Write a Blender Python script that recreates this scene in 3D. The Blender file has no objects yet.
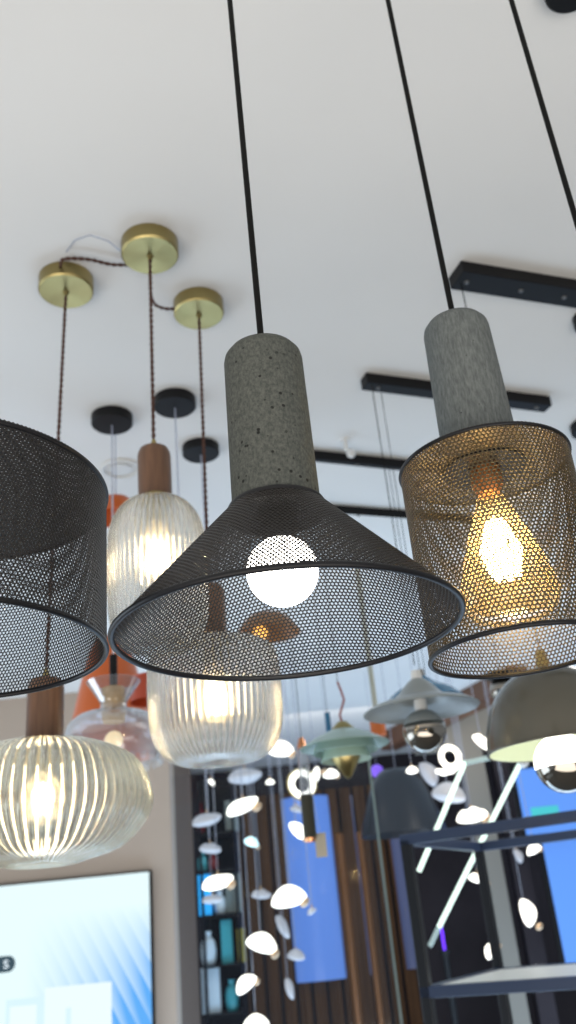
import bpy, bmesh, math, random
from mathutils import Vector, Matrix
random.seed(7)
SC = bpy.context.scene
COL = SC.collection
PI = math.pi
# ------------------------------------------------------------------ camera
F = 900.0
CAM = Vector((0, 0, 1.55))
PITCH, ROLL = math.radians(25.2), math.radians(-5.6)
ROT = Matrix.Rotation(PI/2+PITCH, 3, 'X') @ Matrix.Rotation(ROLL, 3, 'Z')
cd = bpy.data.cameras.new('camera'); cam = bpy.data.objects.new('camera', cd); COL.objects.link(cam)
cam.matrix_world = Matrix.Translation(CAM) @ ROT.to_4x4()
cd.sensor_fit = 'VERTICAL'; cd.sensor_height = 36; cd.lens = F/1024*36; cd.clip_start = .02
cd.dof.use_dof = True; cd.dof.focus_distance = 0.72; cd.dof.aperture_fstop = 7.8
SC.camera = cam
# ------------------------------------------------------------------ colour management, world, lights
vs = SC.view_settings
vs.view_transform = 'Standard'; vs.look = 'None'; vs.gamma = 1; vs.use_curve_mapping = False; vs.exposure = 0.08
cy = SC.cycles
cy.use_denoising = True; cy.max_bounces = 14; cy.transparent_max_bounces = 24; cy.transmission_bounces = 12
cy.glossy_bounces = 4; cy.diffuse_bounces = 4; cy.caustics_refractive = False; cy.caustics_reflective = False
cy.sample_clamp_indirect = 4.0
w = bpy.data.worlds.new('world'); SC.world = w; w.use_nodes = True
w.node_tree.nodes['Background'].inputs[0].default_value = (.86, .93, 1, 1)
w.node_tree.nodes['Background'].inputs[1].default_value = 0.35
def area(name, loc, rot, sx, sy, power, color):
    l = bpy.data.lights.new(name, 'AREA'); l.shape = 'RECTANGLE'; l.size = sx; l.size_y = sy; l.energy = power; l.color = color
    o = bpy.data.objects.new(name, l); COL.objects.link(o); o.location = loc; o.rotation_euler = rot
    return o
# added unseen fills: warm uplight behind the camera, cool fill from the left
area('ceiling_uplight_fill', (-.4, -1.2, .35), (math.radians(155), 0, 0), 5.0, 2.2, 112, (1, .935, .855))
area('left_cool_fill', (-3.6, 2.5, 1.0), (math.radians(118), 0, math.radians(-90)), 3.0, 1.6, 50, (.72, .86, 1))
area('aisle_ceiling_fill', (.6, 4.4, .25), (math.radians(180), 0, 0), 4.0, 2.4, 98, (.56, .76, 1))  # added bluish uplight that brightens the far ceiling, no fitting there
area('rack_shelf_fill', (1.3, 2.9, 2.74), (0, 0, 0), .5, .5, 9, (1, .96, .88))  # added fill above the rack to lift the white shelf
area('back_wall_fill', (-.2, 5.5, 2.7), (math.radians(50), 0, 0), 3.0, .2, 7, (1, .9, .8))  # added fill that brightens the cabinet wares and the slats

# ------------------------------------------------------------------ pixel <-> world helpers (used to lay things out at real distances)
def ray(x, y): return ROT @ Vector(((x-288)/F, -(y-512)/F, -1))
def P(x, y, d): return CAM + ray(x, y)*d
def onz(x, y, z):
    r = ray(x, y); return CAM + r*((z-CAM.z)/r.z)
def ony(x, y, Y):
    r = ray(x, y); return CAM + r*(Y/r.y)
def depth(p): return -(ROT.transposed() @ (Vector(p)-CAM)).z
def Zat(ax, y):
    "height on the vertical line through ax that shows at image row y"
    a = ROT.transposed() @ (Vector((ax.x, ax.y, 0))-CAM); b = ROT.transposed() @ Vector((0, 0, 1))
    k = (512-y)/F      # k = cy/-cz
    return (-k*a.z-a.y)/(b.y+k*b.z)
def RP(ax, z, wpx): return wpx/2*depth((ax.x, ax.y, z))/F     # radius from a width in pixels
CEIL = 2.80

# ------------------------------------------------------------------ materials
MATS = {}
def mat(name, col=(.5, .5, .5), rough=.5, metal=0, emit=None, es=0, bump=None, var=None, **kw):
    if name in MATS: return MATS[name]
    m = bpy.data.materials.new(name); m.use_nodes = True; MATS[name] = m
    N, L = m.node_tree.nodes, m.node_tree.links; b = N['Principled BSDF']
    b.inputs['Base Color'].default_value = (*col, 1); b.inputs['Roughness'].default_value = rough; b.inputs['Metallic'].default_value = metal
    if emit: b.inputs['Emission Color'].default_value = (*emit, 1); b.inputs['Emission Strength'].default_value = es
    for k, v in kw.items(): b.inputs[k].default_value = v
    tc = N.new('ShaderNodeTexCoord')
    if var:   # (scale, amount, stretch)
        mp = N.new('ShaderNodeMapping'); mp.inputs['Scale'].default_value = var[2]; L.new(tc.outputs['Object'], mp.inputs[0])
        n = N.new('ShaderNodeTexNoise'); n.inputs['Scale'].default_value = var[0]; n.inputs['Detail'].default_value = 6; L.new(mp.outputs[0], n.inputs[0])
        r = N.new('ShaderNodeValToRGB'); a = var[1]
        r.color_ramp.elements[0].position = .3; r.color_ramp.elements[1].position = .7
        r.color_ramp.elements[0].color = (*[c*(1-a) for c in col], 1); r.color_ramp.elements[1].color = (*[min(1, c*(1+a)) for c in col], 1)
        L.new(n.outputs[0], r.inputs[0]); L.new(r.outputs[0], b.inputs['Base Color'])
    if bump:  # (scale, strength)
        n2 = N.new('ShaderNodeTexNoise'); n2.inputs['Scale'].default_value = bump[0]; n2.inputs['Detail'].default_value = 4; L.new(tc.outputs['Object'], n2.inputs[0])
        bp = N.new('ShaderNodeBump'); bp.inputs['Strength'].default_value = bump[1]; bp.inputs['Distance'].default_value = .002
        L.new(n2.outputs[0], bp.inputs['Height']); L.new(bp.outputs[0], b.inputs['Normal'])
    return m
def concrete(name, c0, c1, pit, stretch):
    m = bpy.data.materials.new(name); m.use_nodes = True
    N, L = m.node_tree.nodes, m.node_tree.links; b = N['Principled BSDF']; b.inputs['Roughness'].default_value = .9
    tc = N.new('ShaderNodeTexCoord'); mp = N.new('ShaderNodeMapping'); mp.inputs['Scale'].default_value = stretch; L.new(tc.outputs['Object'], mp.inputs[0])
    n = N.new('ShaderNodeTexNoise'); n.inputs['Scale'].default_value = 420; n.inputs['Detail'].default_value = 8; n.inputs['Roughness'].default_value = .7; L.new(mp.outputs[0], n.inputs[0])
    r = N.new('ShaderNodeValToRGB'); r.color_ramp.elements[0].position = .38; r.color_ramp.elements[1].position = .64
    r.color_ramp.elements[0].color = (*c0, 1); r.color_ramp.elements[1].color = (*c1, 1); L.new(n.outputs[0], r.inputs[0])
    v = N.new('ShaderNodeTexVoronoi'); v.inputs['Scale'].default_value = 130; L.new(tc.outputs['Object'], v.inputs[0])
    r2 = N.new('ShaderNodeValToRGB'); r2.color_ramp.elements[0].position = pit; r2.color_ramp.elements[1].position = pit+.06
    r2.color_ramp.elements[0].color = (.12, .12, .12, 1); r2.color_ramp.elements[1].color = (1, 1, 1, 1); L.new(v.outputs[0], r2.inputs[0])
    n3 = N.new('ShaderNodeTexNoise'); n3.inputs['Scale'].default_value = 40; L.new(tc.outputs['Object'], n3.inputs[0])
    r3 = N.new('ShaderNodeValToRGB'); r3.color_ramp.elements[0].position = .5; r3.color_ramp.elements[1].position = .56; L.new(n3.outputs[0], r3.inputs[0])
    mxp = N.new('ShaderNodeMix'); mxp.data_type = 'RGBA'; mxp.inputs['A'].default_value = (1, 1, 1, 1)
    L.new(r3.outputs[0], mxp.inputs['Factor']); L.new(r2.outputs[0], mxp.inputs['B'])
    mx = N.new('ShaderNodeMix'); mx.data_type = 'RGBA'; mx.blend_type = 'MULTIPLY'; mx.inputs['Factor'].default_value = 1
    L.new(r.outputs[0], mx.inputs['A']); L.new(mxp.outputs['Result'], mx.inputs['B']); L.new(mx.outputs['Result'], b.inputs['Base Color'])
    bp = N.new('ShaderNodeBump'); bp.inputs['Strength'].default_value = .6; bp.inputs['Distance'].default_value = .001
    L.new(mx.outputs['Result'], bp.inputs['Height']); L.new(bp.outputs[0], b.inputs['Normal'])
    return m
def glass(name, tint=(1, 1, 1), ior=1.45, clear=.35, rough=.02, haze=.1):
    "glass mixed with a share of straight-through light, so bulbs inside still light the room"
    m = bpy.data.materials.new(name); m.use_nodes = True
    N, L = m.node_tree.nodes, m.node_tree.links; N.remove(N['Principled BSDF']); out = N['Material Output']
    g = N.new('ShaderNodeBsdfGlass'); g.inputs['IOR'].default_value = ior; g.inputs['Roughness'].default_value = rough; g.inputs['Color'].default_value = (*tint, 1)
    t = N.new('ShaderNodeBsdfTransparent'); t.inputs['Color'].default_value = (*tint, 1)
    mx = N.new('ShaderNodeMixShader'); mx.inputs[0].default_value = clear
    L.new(g.outputs[0], mx.inputs[1]); L.new(t.outputs[0], mx.inputs[2])
    tl_ = N.new('ShaderNodeBsdfTranslucent'); tl_.inputs[0].default_value = (*tint, 1)
    m2 = N.new('ShaderNodeMixShader'); m2.inputs[0].default_value = haze; L.new(mx.outputs[0], m2.inputs[1]); L.new(tl_.outputs[0], m2.inputs[2]); L.new(m2.outputs[0], out.inputs[0])
    return m
def thin_glass(name, tint=(1, 1, 1), spec=.12, body=(1, 1, 1), haze=.08):
    "thin clear wall: see-through with a sheen at grazing angles and a little haze"
    m = bpy.data.materials.new(name); m.use_nodes = True
    N, L = m.node_tree.nodes, m.node_tree.links; N.remove(N['Principled BSDF']); out = N['Material Output']
    t = N.new('ShaderNodeBsdfTransparent'); t.inputs[0].default_value = (*tint, 1)
    g = N.new('ShaderNodeBsdfGlossy'); g.inputs['Roughness'].default_value = .06
    tr = N.new('ShaderNodeBsdfTranslucent'); tr.inputs[0].default_value = (*body, 1)
    df = N.new('ShaderNodeBsdfDiffuse'); df.inputs[0].default_value = (*body, 1)
    lw = N.new('ShaderNodeLayerWeight'); lw.inputs[0].default_value = .35
    mr = N.new('ShaderNodeMapRange'); mr.inputs['To Min'].default_value = spec*.4; mr.inputs['To Max'].default_value = min(.8, spec*5); L.new(lw.outputs['Facing'], mr.inputs[0])
    m1 = N.new('ShaderNodeMixShader'); L.new(mr.outputs[0], m1.inputs[0]); L.new(t.outputs[0], m1.inputs[1]); L.new(g.outputs[0], m1.inputs[2])
    m0 = N.new('ShaderNodeMixShader'); L.new(tr.outputs[0], m0.inputs[1]); L.new(df.outputs[0], m0.inputs[2])
    m2 = N.new('ShaderNodeMixShader'); m2.inputs[0].default_value = haze; L.new(m1.outputs[0], m2.inputs[1]); L.new(m0.outputs[0], m2.inputs[2])
    L.new(m2.outputs[0], out.inputs[0]); return m

M_CEIL = mat('painted_plaster', (.80, .79, .765), .9, var=(2.5, .02, (1, 1, 1)))
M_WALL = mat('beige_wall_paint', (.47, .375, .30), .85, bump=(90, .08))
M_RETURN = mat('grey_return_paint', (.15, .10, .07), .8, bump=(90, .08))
M_GREYWALL = mat('grey_wall_paint', (.24, .225, .195), .8, bump=(60, .1))
M_FLOOR = mat('grey_floor_tile', (.16, .15, .14), .25, var=(3, .05, (1, 1, 1)))
M_BLACK = mat('black_powder_coat', (.008, .008, .009), .5, **{'Specular IOR Level': .2})
M_MESH = mat('black_mesh_metal', (.03, .027, .026), .45, .25, **{'Specular IOR Level': .3})
M_BRONZE = mat('dark_bronze_mesh_metal', (.085, .065, .035), .4, .6)
M_RIM = mat('black_satin_rim', (.008, .008, .010), .4, **{'Specular IOR Level': .3})
M_CABLE = mat('black_cable', (.004, .004, .004), .6, **{'Specular IOR Level': .15})
M_BRASS = mat('brushed_brass', (.37, .30, .13), .3, 1, bump=(300, .12), var=(8, .08, (1, 1, 1)))
_b = M_BRASS.node_tree.nodes['Principled BSDF']; _b.inputs['Anisotropic'].default_value = .8
_t = M_BRASS.node_tree.nodes.new('ShaderNodeTangent'); _t.direction_type = 'RADIAL'; _t.axis = 'Z'; M_BRASS.node_tree.links.new(_t.outputs[0], _b.inputs['Tangent'])
M_WOOD = mat('walnut_wood', (.15, .073, .038), .42, var=(30, .28, (5, 5, .35)))
M_BRAID = mat('brown_braided_fabric', (.085, .035, .022), .8, bump=(600, .5))
M_CONC1 = concrete('pitted_concrete', (.05, .056, .05), (.115, .12, .105), .16, (1, 1, .7))
M_CONC2 = concrete('streaked_concrete', (.085, .095, .095), (.16, .175, .17), .05, (1, 1, .22))
M_RIB = glass('ribbed_clear_glass', (1, .995, .98), 1.45, .38, haze=.04)
M_RIBAMBER = glass('ribbed_champagne_glass', (.995, .98, .93), 1.45, .38, haze=.04)
M_CLEAR = thin_glass('clear_glass', (.96, .97, .98), .16, (.9, .93, 1), .07)
M_BULBG = thin_glass('bulb_glass', (1, .97, .9), .08, (1, .9, .7), .5)
M_AMBERG = thin_glass('amber_bulb_glass', (1, .92, .74), .12, (1, .76, .42), .16)
M_SMOKE = thin_glass('smoked_glass', (.42, .45, .5), .2, (.3, .35, .45), .04)
M_OPAL = mat('lit_opal_glass', (.9, .9, .9), .3, emit=(1, .95, .86), es=14)
M_LIT = mat('lit_frosted_bulb', (.9, .9, .9), .3, emit=(1, .83, .55), es=45)
M_FIL = mat('lit_filament', (.9, .9, .9), .3, emit=(1, .74, .38), es=55)
M_CHROME = mat('mirror_chrome', (.34, .31, .27), .04, 1)
M_ORANGE = mat('orange_enamel', (.6, .12, .015), .35)
M_RED = mat('red_orange_enamel', (.42, .05, .012), .35)
M_GREEN = mat('sage_green_enamel', (.33, .47, .42), .3)
M_GREYEN = mat('taupe_grey_enamel', (.085, .08, .062), .2)
M_PALEGREEN = mat('pale_cream_inner_enamel', (.62, .68, .52), .5)
M_WHITEEN = mat('pale_grey_enamel', (.3, .33, .33), .3)
M_WHITE = mat('white_plastic', (.75, .75, .73), .4)
M_BLUE = mat('petrol_blue_enamel', (.03, .15, .28), .25)
M_COPPER = mat('copper', (.7, .33, .17), .25, 1)
M_SHELL = mat('unlit_porcelain', (.62, .6, .62), .35)
M_SHELLIT = mat('glowing_porcelain', (.9, .88, .82), .35, emit=(1, .93, .8), es=2.0)
M_SHELCY = mat('glowing_pale_cyan_porcelain', (.8, .9, .9), .35, emit=(.65, 1, 1), es=1.1)
M_NEON = mat('lit_tube', (.8, .9, .8), .4, emit=(.78, .98, .84), es=1.1)
M_NEOND = mat('dim_tube', (.45, .55, .52), .4, emit=(.6, .85, .8), es=.15)
M_STRING = thin_glass('clear_cord', (.75, .77, .82), .3, (.75, .78, .88), .5)

# ------------------------------------------------------------------ mesh helpers
class MB:
    def __init__(s): s.v, s.f = [], []
    def add(s, vs_, fs_):
        o = len(s.v); s.v += [tuple(p) for p in vs_]; s.f += [tuple(i+o for i in f) for f in fs_]; return s
    def box(s, c, d, m=None):
        cx, cy_, cz = c; a, b, e = (k/2 for k in d)
        vs_ = [Vector((cx+x*a, cy_+y*b, cz+z*e)) for x in (-1, 1) for y in (-1, 1) for z in (-1, 1)]
        if m: vs_ = [m @ p for p in vs_]
        return s.add(vs_, [(0, 1, 3, 2), (4, 6, 7, 5), (0, 4, 5, 1), (2, 3, 7, 6), (0, 2, 6, 4), (1, 5, 7, 3)])
    def lathe(s, prof, n=64, c=(0, 0, 0), closed=False):
        k = len(prof); vs_ = []; fs_ = []
        for i in range(n):
            a = 2*PI*i/n
            for r, z in prof: vs_.append((c[0]+r*math.cos(a), c[1]+r*math.sin(a), c[2]+z))
        kk = k if closed else k-1
        for i in range(n):
            j = (i+1) % n
            for q in range(kk):
                p = (q+1) % k
                fs_.append((i*k+q, j*k+q, j*k+p, i*k+p))
        return s.add(vs_, fs_)
    def sweep(s, pts, r, n=8):
        pts = [Vector(p) for p in pts]; vs_, fs_ = [], []
        T = [(pts[min(i+1, len(pts)-1)]-pts[max(i-1, 0)]).normalized() for i in range(len(pts))]
        u = T[0].orthogonal().normalized()
        for i, p in enumerate(pts):
            u = (u-T[i]*u.dot(T[i])).normalized(); v = T[i].cross(u)
            rr = r[i] if isinstance(r, (list, tuple)) else r
            for k in range(n):
                a = 2*PI*k/n; vs_.append(p+(u*math.cos(a)+v*math.sin(a))*rr)
        for i in range(len(pts)-1):
            for k in range(n):
                l = (k+1) % n; fs_.append((i*n+k, i*n+l, (i+1)*n+l, (i+1)*n+k))
        fs_.append(tuple(range(n-1, -1, -1))); fs_.append(tuple((len(pts)-1)*n+k for k in range(n)))
        return s.add(vs_, fs_)
    def torus(s, R, r, c=(0, 0, 0), n=96, m=10):
        return s.lathe([(R+r*math.cos(2*PI*k/m), r*math.sin(2*PI*k/m)) for k in range(m)], n, c, closed=True)
    def build(s, name, m, parent=None, smooth=True, ang=40, bevel=0, loc=None):
        me = bpy.data.meshes.new(name); me.from_pydata(s.v, [], s.f); me.validate(); me.update()
        bm = bmesh.new(); bm.from_mesh(me); bmesh.ops.remove_doubles(bm, verts=bm.verts, dist=1e-6)
        bmesh.ops.recalc_face_normals(bm, faces=bm.faces); bm.to_mesh(me); bm.free()
        if smooth:
            me.shade_smooth(); me.set_sharp_from_angle(angle=math.radians(ang))
        me.materials.append(m)
        o = bpy.data.objects.new(name, me); COL.objects.link(o)
        if parent: o.parent = parent
        if loc is not None: o.location = loc
        if bevel:
            b = o.modifiers.new('bevel', 'BEVEL'); b.width = bevel; b.segments = 2; b.limit_method = 'ANGLE'
        return o
def tag(o, label, cat, group=None, kind=None):
    o['label'] = label
    if cat: o['category'] = cat
    if group: o['group'] = group
    if kind: o['kind'] = kind
    return o
def thing(name, label, cat, loc, group=None):
    o = bpy.data.objects.new(name, None); o.empty_display_size = .05; COL.objects.link(o); o.location = loc
    return tag(o, label, cat, group)
def struct(name, mb, m, **k):
    o = mb.build(name, m, smooth=False, **k); o['kind'] = 'structure'; return o
def smoothprof(pts, n=6):
    "Catmull-Rom through profile points"
    out = []
    for i in range(len(pts)-1):
        p0, p1, p2, p3 = pts[max(i-1, 0)], pts[i], pts[i+1], pts[min(i+2, len(pts)-1)]
        for k in range(n):
            t = k/n
            out.append(tuple(.5*((2*p1[a])+(-p0[a]+p2[a])*t+(2*p0[a]-5*p1[a]+4*p2[a]-p3[a])*t*t+(-p0[a]+3*p1[a]-3*p2[a]+p3[a])*t**3) for a in (0, 1)))
    out.append(tuple(pts[-1])); return out
def shell(prof, t):
    "closed wall profile of thickness t (offset inwards)"
    inn = []
    for i, (r, z) in enumerate(prof):
        a, b = prof[max(i-1, 0)], prof[min(i+1, len(prof)-1)]
        dr, dz = b[0]-a[0], b[1]-a[1]; l = math.hypot(dr, dz) or 1
        inn.append((max(r+dz/l*t, 1e-4), z-dr/l*t))
    return list(prof)+inn[::-1]

# ------------------------------------------------------------------ perforated sheet: a real lattice of staggered holes
def lattice(inside, mapping, pitch, x0, x1, y0, y1, hole=.71, wrapN=None):
    vid, V, Fc = {}, [], []
    rowh = pitch*math.sqrt(3)/2
    def vert(ku, kv):                      # ku in half pitches, kv in thirds of a row
        if wrapN: ku %= 2*wrapN
        key = (ku, kv)
        if key not in vid:
            vid[key] = len(V); V.append(mapping(x0+ku*pitch/2, y0+kv*rowh/3))
        return vid[key]
    nx = wrapN or int((x1-x0)/pitch)+1; ny = int((y1-y0)/rowh)+1
    offs = [(0, 2), (1, 1), (1, -1), (0, -2), (-1, -1), (-1, 1)]
    for j in range(ny+1):
        for i in range(nx):
            cu, cv = 2*i+(j & 1), 3*j; X, Y = x0+cu*pitch/2, y0+cv*rowh/3
            if not inside(X, Y): continue
            outer = [vert(cu+a, cv+b) for a, b in offs]
            inner = []
            for a, b in offs:
                inner.append(len(V)); V.append(mapping(X+a*pitch/2*hole, Y+b*rowh/3*hole))
            for k in range(6):
                l = (k+1) % 6; Fc.append((outer[k], outer[l], inner[l], inner[k]))
    return V, Fc
def lattice_obj(name, VF, m, parent, th=.0007, label=None):
    me = bpy.data.meshes.new(name); me.from_pydata([tuple(v) for v in VF[0]], [], VF[1]); me.update(); me.materials.append(m)
    o = bpy.data.objects.new(name, me); COL.objects.link(o); o.parent = parent
    s = o.modifiers.new('thickness', 'SOLIDIFY'); s.thickness = th; s.offset = 0
    return o
def cyl_lattice(R, z0, z1, pitch, **k):
    n = round(2*PI*R/pitch); p = 2*PI*R/n
    return lattice(lambda x, y: True, lambda x, y: (R*math.cos(x/R), R*math.sin(x/R), y), p, 0, 2*PI*R, z0+p/2, z1-p*.4, wrapN=n, **k)
def disc_lattice(r0, r1, z, pitch, **k):
    return lattice(lambda x, y: r0 < math.hypot(x, y) < r1, lambda x, y: (x, y, z), pitch, -r1, r1, -r1, r1, **k)
def cone_lattice(r0, z0, r1, z1, pitch, rot=0, **k):
    "sheet developed flat, then rolled into a cone from (r0,z0) top to (r1,z1) rim"
    Ls = math.hypot(r1-r0, z0-z1); sn = (r1-r0)/Ls; rho1 = r1/sn; rho0 = r0/sn; th = 2*PI*sn
    def mp(x, y):
        rho, phi = math.hypot(x, y), math.atan2(y, x) % (2*PI)
        if phi > (th+2*PI)/2: phi -= 2*PI
        a = phi/sn+rot; r = rho*sn; z = z0-(rho-rho0)*(z0-z1)/Ls
        return (r*math.cos(a), r*math.sin(a), z)
    def ins(x, y):
        rho, phi = math.hypot(x, y), math.atan2(y, x) % (2*PI)
        return rho0 < rho < rho1 and .004 < phi < th-.004
    return lattice(ins, mp, pitch, -rho1, rho1, -rho1, rho1, **k)

def cord(parent, ztop, r=.0028, m=None, name='cord', z0=0, x=0, y=0):
    return MB().sweep([(x, y, z0), (x, y, (z0+ztop)/2), (x, y, ztop)], r, 10).build(name, m or M_CABLE, parent)
def globe(c, r, n=48):
    return MB().lathe([(max(1e-4, r*math.sin(PI*k/24)), -r*math.cos(PI*k/24)) for k in range(25)], n, c)
def canopy(parent, z, r, h, m, name='canopy'):
    return MB().lathe([(1e-4, 0), (r-.003, 0), (r, .003), (r, h), (1e-4, h)], 64, (0, 0, z-h)).build(name, m, parent)

# ================================================================== STRUCTURE
def quadbox(name, x0, x1, y0, y1, z0, z1, m): return struct(name, MB().box(((x0+x1)/2, (y0+y1)/2, (z0+z1)/2), (x1-x0, y1-y0, z1-z0)), m)
BACKY = 7.4
quadbox('floor', -4, 5, -2, BACKY+.2, -.1, 0, M_FLOOR)
quadbox('ceiling', -4, 5, -2.4, BACKY+.2, CEIL, CEIL+.1, M_CEIL)
wr = ony(173, 900, 4.6)                                   # right end of the screen wall
quadbox('wall_left', -4, wr.x, 4.6, 4.75, 0, CEIL, M_WALL)
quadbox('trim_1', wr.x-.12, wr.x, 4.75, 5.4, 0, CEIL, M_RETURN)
M_BACK = mat('dark_brown_slats', (.105, .05, .022), .6, **{'Specular IOR Level': .15}, var=(5, .35, (6, 1, .15)))
M_DARK = mat('dark_back_wall', (.032, .027, .032), .6, **{'Specular IOR Level': .12}, var=(2, .3, (1, 1, 1)))
bw = MB().box((.5, BACKY+.1, CEIL/2), (9, .2, CEIL)); struct('wall_back', bw, M_DARK)
M_CORN = mat('brown_timber_cornice', (.16, .075, .04), .5)
_a, _b2 = onz(388, 742, CEIL-.06), onz(520, 676, CEIL-.06); _u = (_b2-_a); _L = _u.length; _u.normalize(); _v = Vector((-_u.y, _u.x, 0))
_o = struct('trim_2', MB().box((_L/2, 0, 0), (_L, .12, .119)), M_CORN); _o.matrix_world = Matrix.Translation(_a) @ Matrix((_u, _v, Vector((0, 0, 1)))).transposed().to_4x4()
# vertical timber slats on the back wall
bm = MB(); x = ony(244, 990, BACKY-.05).x; xe = ony(418, 990, BACKY-.05).x
ztop = ony(320, 790, BACKY-.05).z
while x < xe:
    bm.box((x, BACKY-.035, ztop/2), (.085, .06, ztop)); x += .11
o = bm.build('timber_slat_panel', M_BACK, smooth=False); tag(o, 'brown vertical timber slat panel covering the back wall', 'wall panel')
# grey wall with openings on the right, and its columns
GY = 5.9
gx0 = ony(424, 800, GY).x
def gw(n, x0, x1, y0, y1, m): return quadbox(n, x0, x1, GY, GY+.12, y0, y1, m)
gz = ony(520, 742, GY).z
gw('wall_right', gx0, 5, gz, CEIL, M_GREYWALL)
xa = ony(424, 850, GY).x; xb = ony(436, 850, GY).x
gw('wall_right_pier', ony(478, 850, GY).x, ony(500, 850, GY).x, 0, gz, M_GREYWALL)
gw('wall_right_jamb', ony(515, 880, GY).x, ony(532, 880, GY).x, 0, gz, M_DARK)

# ================================================================== MESH PENDANTS (foreground row)
S = .74          # the row hangs close to the viewer
PITCHM = .0048*S
def black_cord(t, ax, z0):
    cord(t, CEIL-z0-.025, .0027, M_CABLE)
def concrete_cap(t, r0, r1, h, m):
    pr = [(1e-4, h), (r0-.012, h), (r0-.005, h-.0015), (r0-.001, h-.007), (r0, h-.012)]
    n = 10
    pr += [(r0+(r1-r0)*k/n, (h-.012)*(1-k/n)) for k in range(1, n+1)]+[(1e-4, 0)]
    return MB().lathe(pr, 96).build('concrete_cap', m, t, ang=60)

# --- cone
rc = P(288, 631, .915*S); ax = rc; R1 = RP(ax, rc.z, 348)
zt = Zat(ax, 510); ztop = Zat(ax, 352)
t = thing('pendant_lamp', 'flared cone pendant of black perforated mesh with pitted dark concrete cap and lit round globe', 'pendant lamp', (ax.x, ax.y, rc.z), 'perforated mesh pendants with concrete caps')
H = zt-rc.z; r0c = RP(ax, zt, 89)/1; r0 = r0c*1.04
lattice_obj('mesh_shade', cone_lattice(r0+.002, H, R1-.001, .002, PITCHM, rot=math.radians(222)), M_MESH, t)
MB().torus(R1, .0032*S).build('rim', M_RIM, t)
MB().lathe([(r0-.002, H-.0055), (r0+.0022, H-.0055), (r0+.0026, H-.004), (r0+.0026, H+.0015), (r0+.0018, H+.003), (r0-.002, H+.003)], 96, closed=True).build('collar', M_RIM, t)
a = math.radians(222); ca, sa = math.cos(a), math.sin(a)
MB().sweep([((r0+.001)*ca, (r0+.001)*sa, H), ((r0+R1)/2*ca, (r0+R1)/2*sa, H/2), (R1*ca, R1*sa, 0)], .0012, 6).build('seam', M_RIM, t)
ch = ztop-zt
c = concrete_cap(t, RP(ax, ztop, 78), r0c, ch, M_CONC1); c.location = (0, 0, H)
o = cord(t, CEIL-rc.z-.02, .0029, M_CABLE, z0=H+ch-.002)
MB().lathe([(.0045, 0), (.0045, .012), (.003, .014)], 20, (0, 0, H+ch)).build('cord_grip', M_BLACK, t)
canopy(t, CEIL-rc.z, .045, .025, M_BLACK)
gz_ = Zat(ax, 571)-rc.z; gr = RP(ax, rc.z+gz_, 72)
globe((0, 0, gz_), gr).build('globe_bulb', M_OPAL, t)
MB().lathe([(1e-4, gz_+gr*.9), (.012, gz_+gr*.9), (.015, gz_+gr+.006), (.015, H-.002), (1e-4, H-.002)], 32).build('lamp_socket', M_BLACK, t)
MB().lathe([(.012, H-.004), (r0, H-.004), (r0, H), (.012, H)], 64, closed=True).build('top_plate', M_RIM, t)

# --- left drum
rc = P(-72, 655, .99*S); ax = rc; R1 = RP(ax, rc.z, 350)
nearx = Vector((ax.x, ax.y-R1, 0))
# height from the near top edge, read at column 0
def solve_drum_height(ax, R, zb, xpx, ypx):
    best = None
    for k in range(60):
        z = zb+.04+k*.004
        ang = min((abs(proj((ax.x+R*math.cos(a), ax.y+R*math.sin(a), z))[0]-xpx), a) for a in [-PI/2+i*.01 for i in range(-157, 157)])[1]
        y = proj((ax.x+R*math.cos(ang), ax.y+R*math.sin(ang), z))[1]
        if best is None or abs(y-ypx) < best[0]: best = (abs(y-ypx), z)
    return best[1]
def proj(p):
    c = ROT.transposed() @ (Vector(p)-CAM); return (288+F*c.x/-c.z, 512-F*c.y/-c.z)
zt = solve_drum_height(ax, R1, rc.z, 0, 420); H = zt-rc.z
t = thing('pendant_lamp', 'wide black perforated mesh drum pendant cut off by the left edge', 'pendant lamp', (ax.x, ax.y, rc.z), 'perforated mesh pendants with concrete caps')
lattice_obj('mesh_shade', cyl_lattice(R1, .002, H, PITCHM), M_MESH, t)
MB().torus(R1, .0032*S).build('rim', M_RIM, t)
MB().torus(R1, .0024, (0, 0, H)).build('top_rim', M_RIM, t)
lattice_obj('top_mesh', disc_lattice(.02, R1-.002, H-.001, PITCHM, hole=.5), M_MESH, t)
c = concrete_cap(t, .028, .031, .13, M_CONC1); c.location = (0, 0, H)
MB().lathe([(1e-4, 0), (.034, 0), (.034, .005), (1e-4, .005)], 48, (0, 0, H-.004)).build('top_plate', M_RIM, t)
cord(t, CEIL-rc.z-.02, .0029, z0=H+.128); canopy(t, CEIL-rc.z, .045, .025, M_BLACK)
globe((0, 0, H-.075), .03).build('globe_bulb', mat('unlit_opal_glass', (.7, .7, .7), .3), t)
MB().lathe([(1e-4, H-.05), (.013, H-.05), (.015, H-.04), (.015, H), (1e-4, H)], 32).build('lamp_socket', M_BLACK, t)

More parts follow.
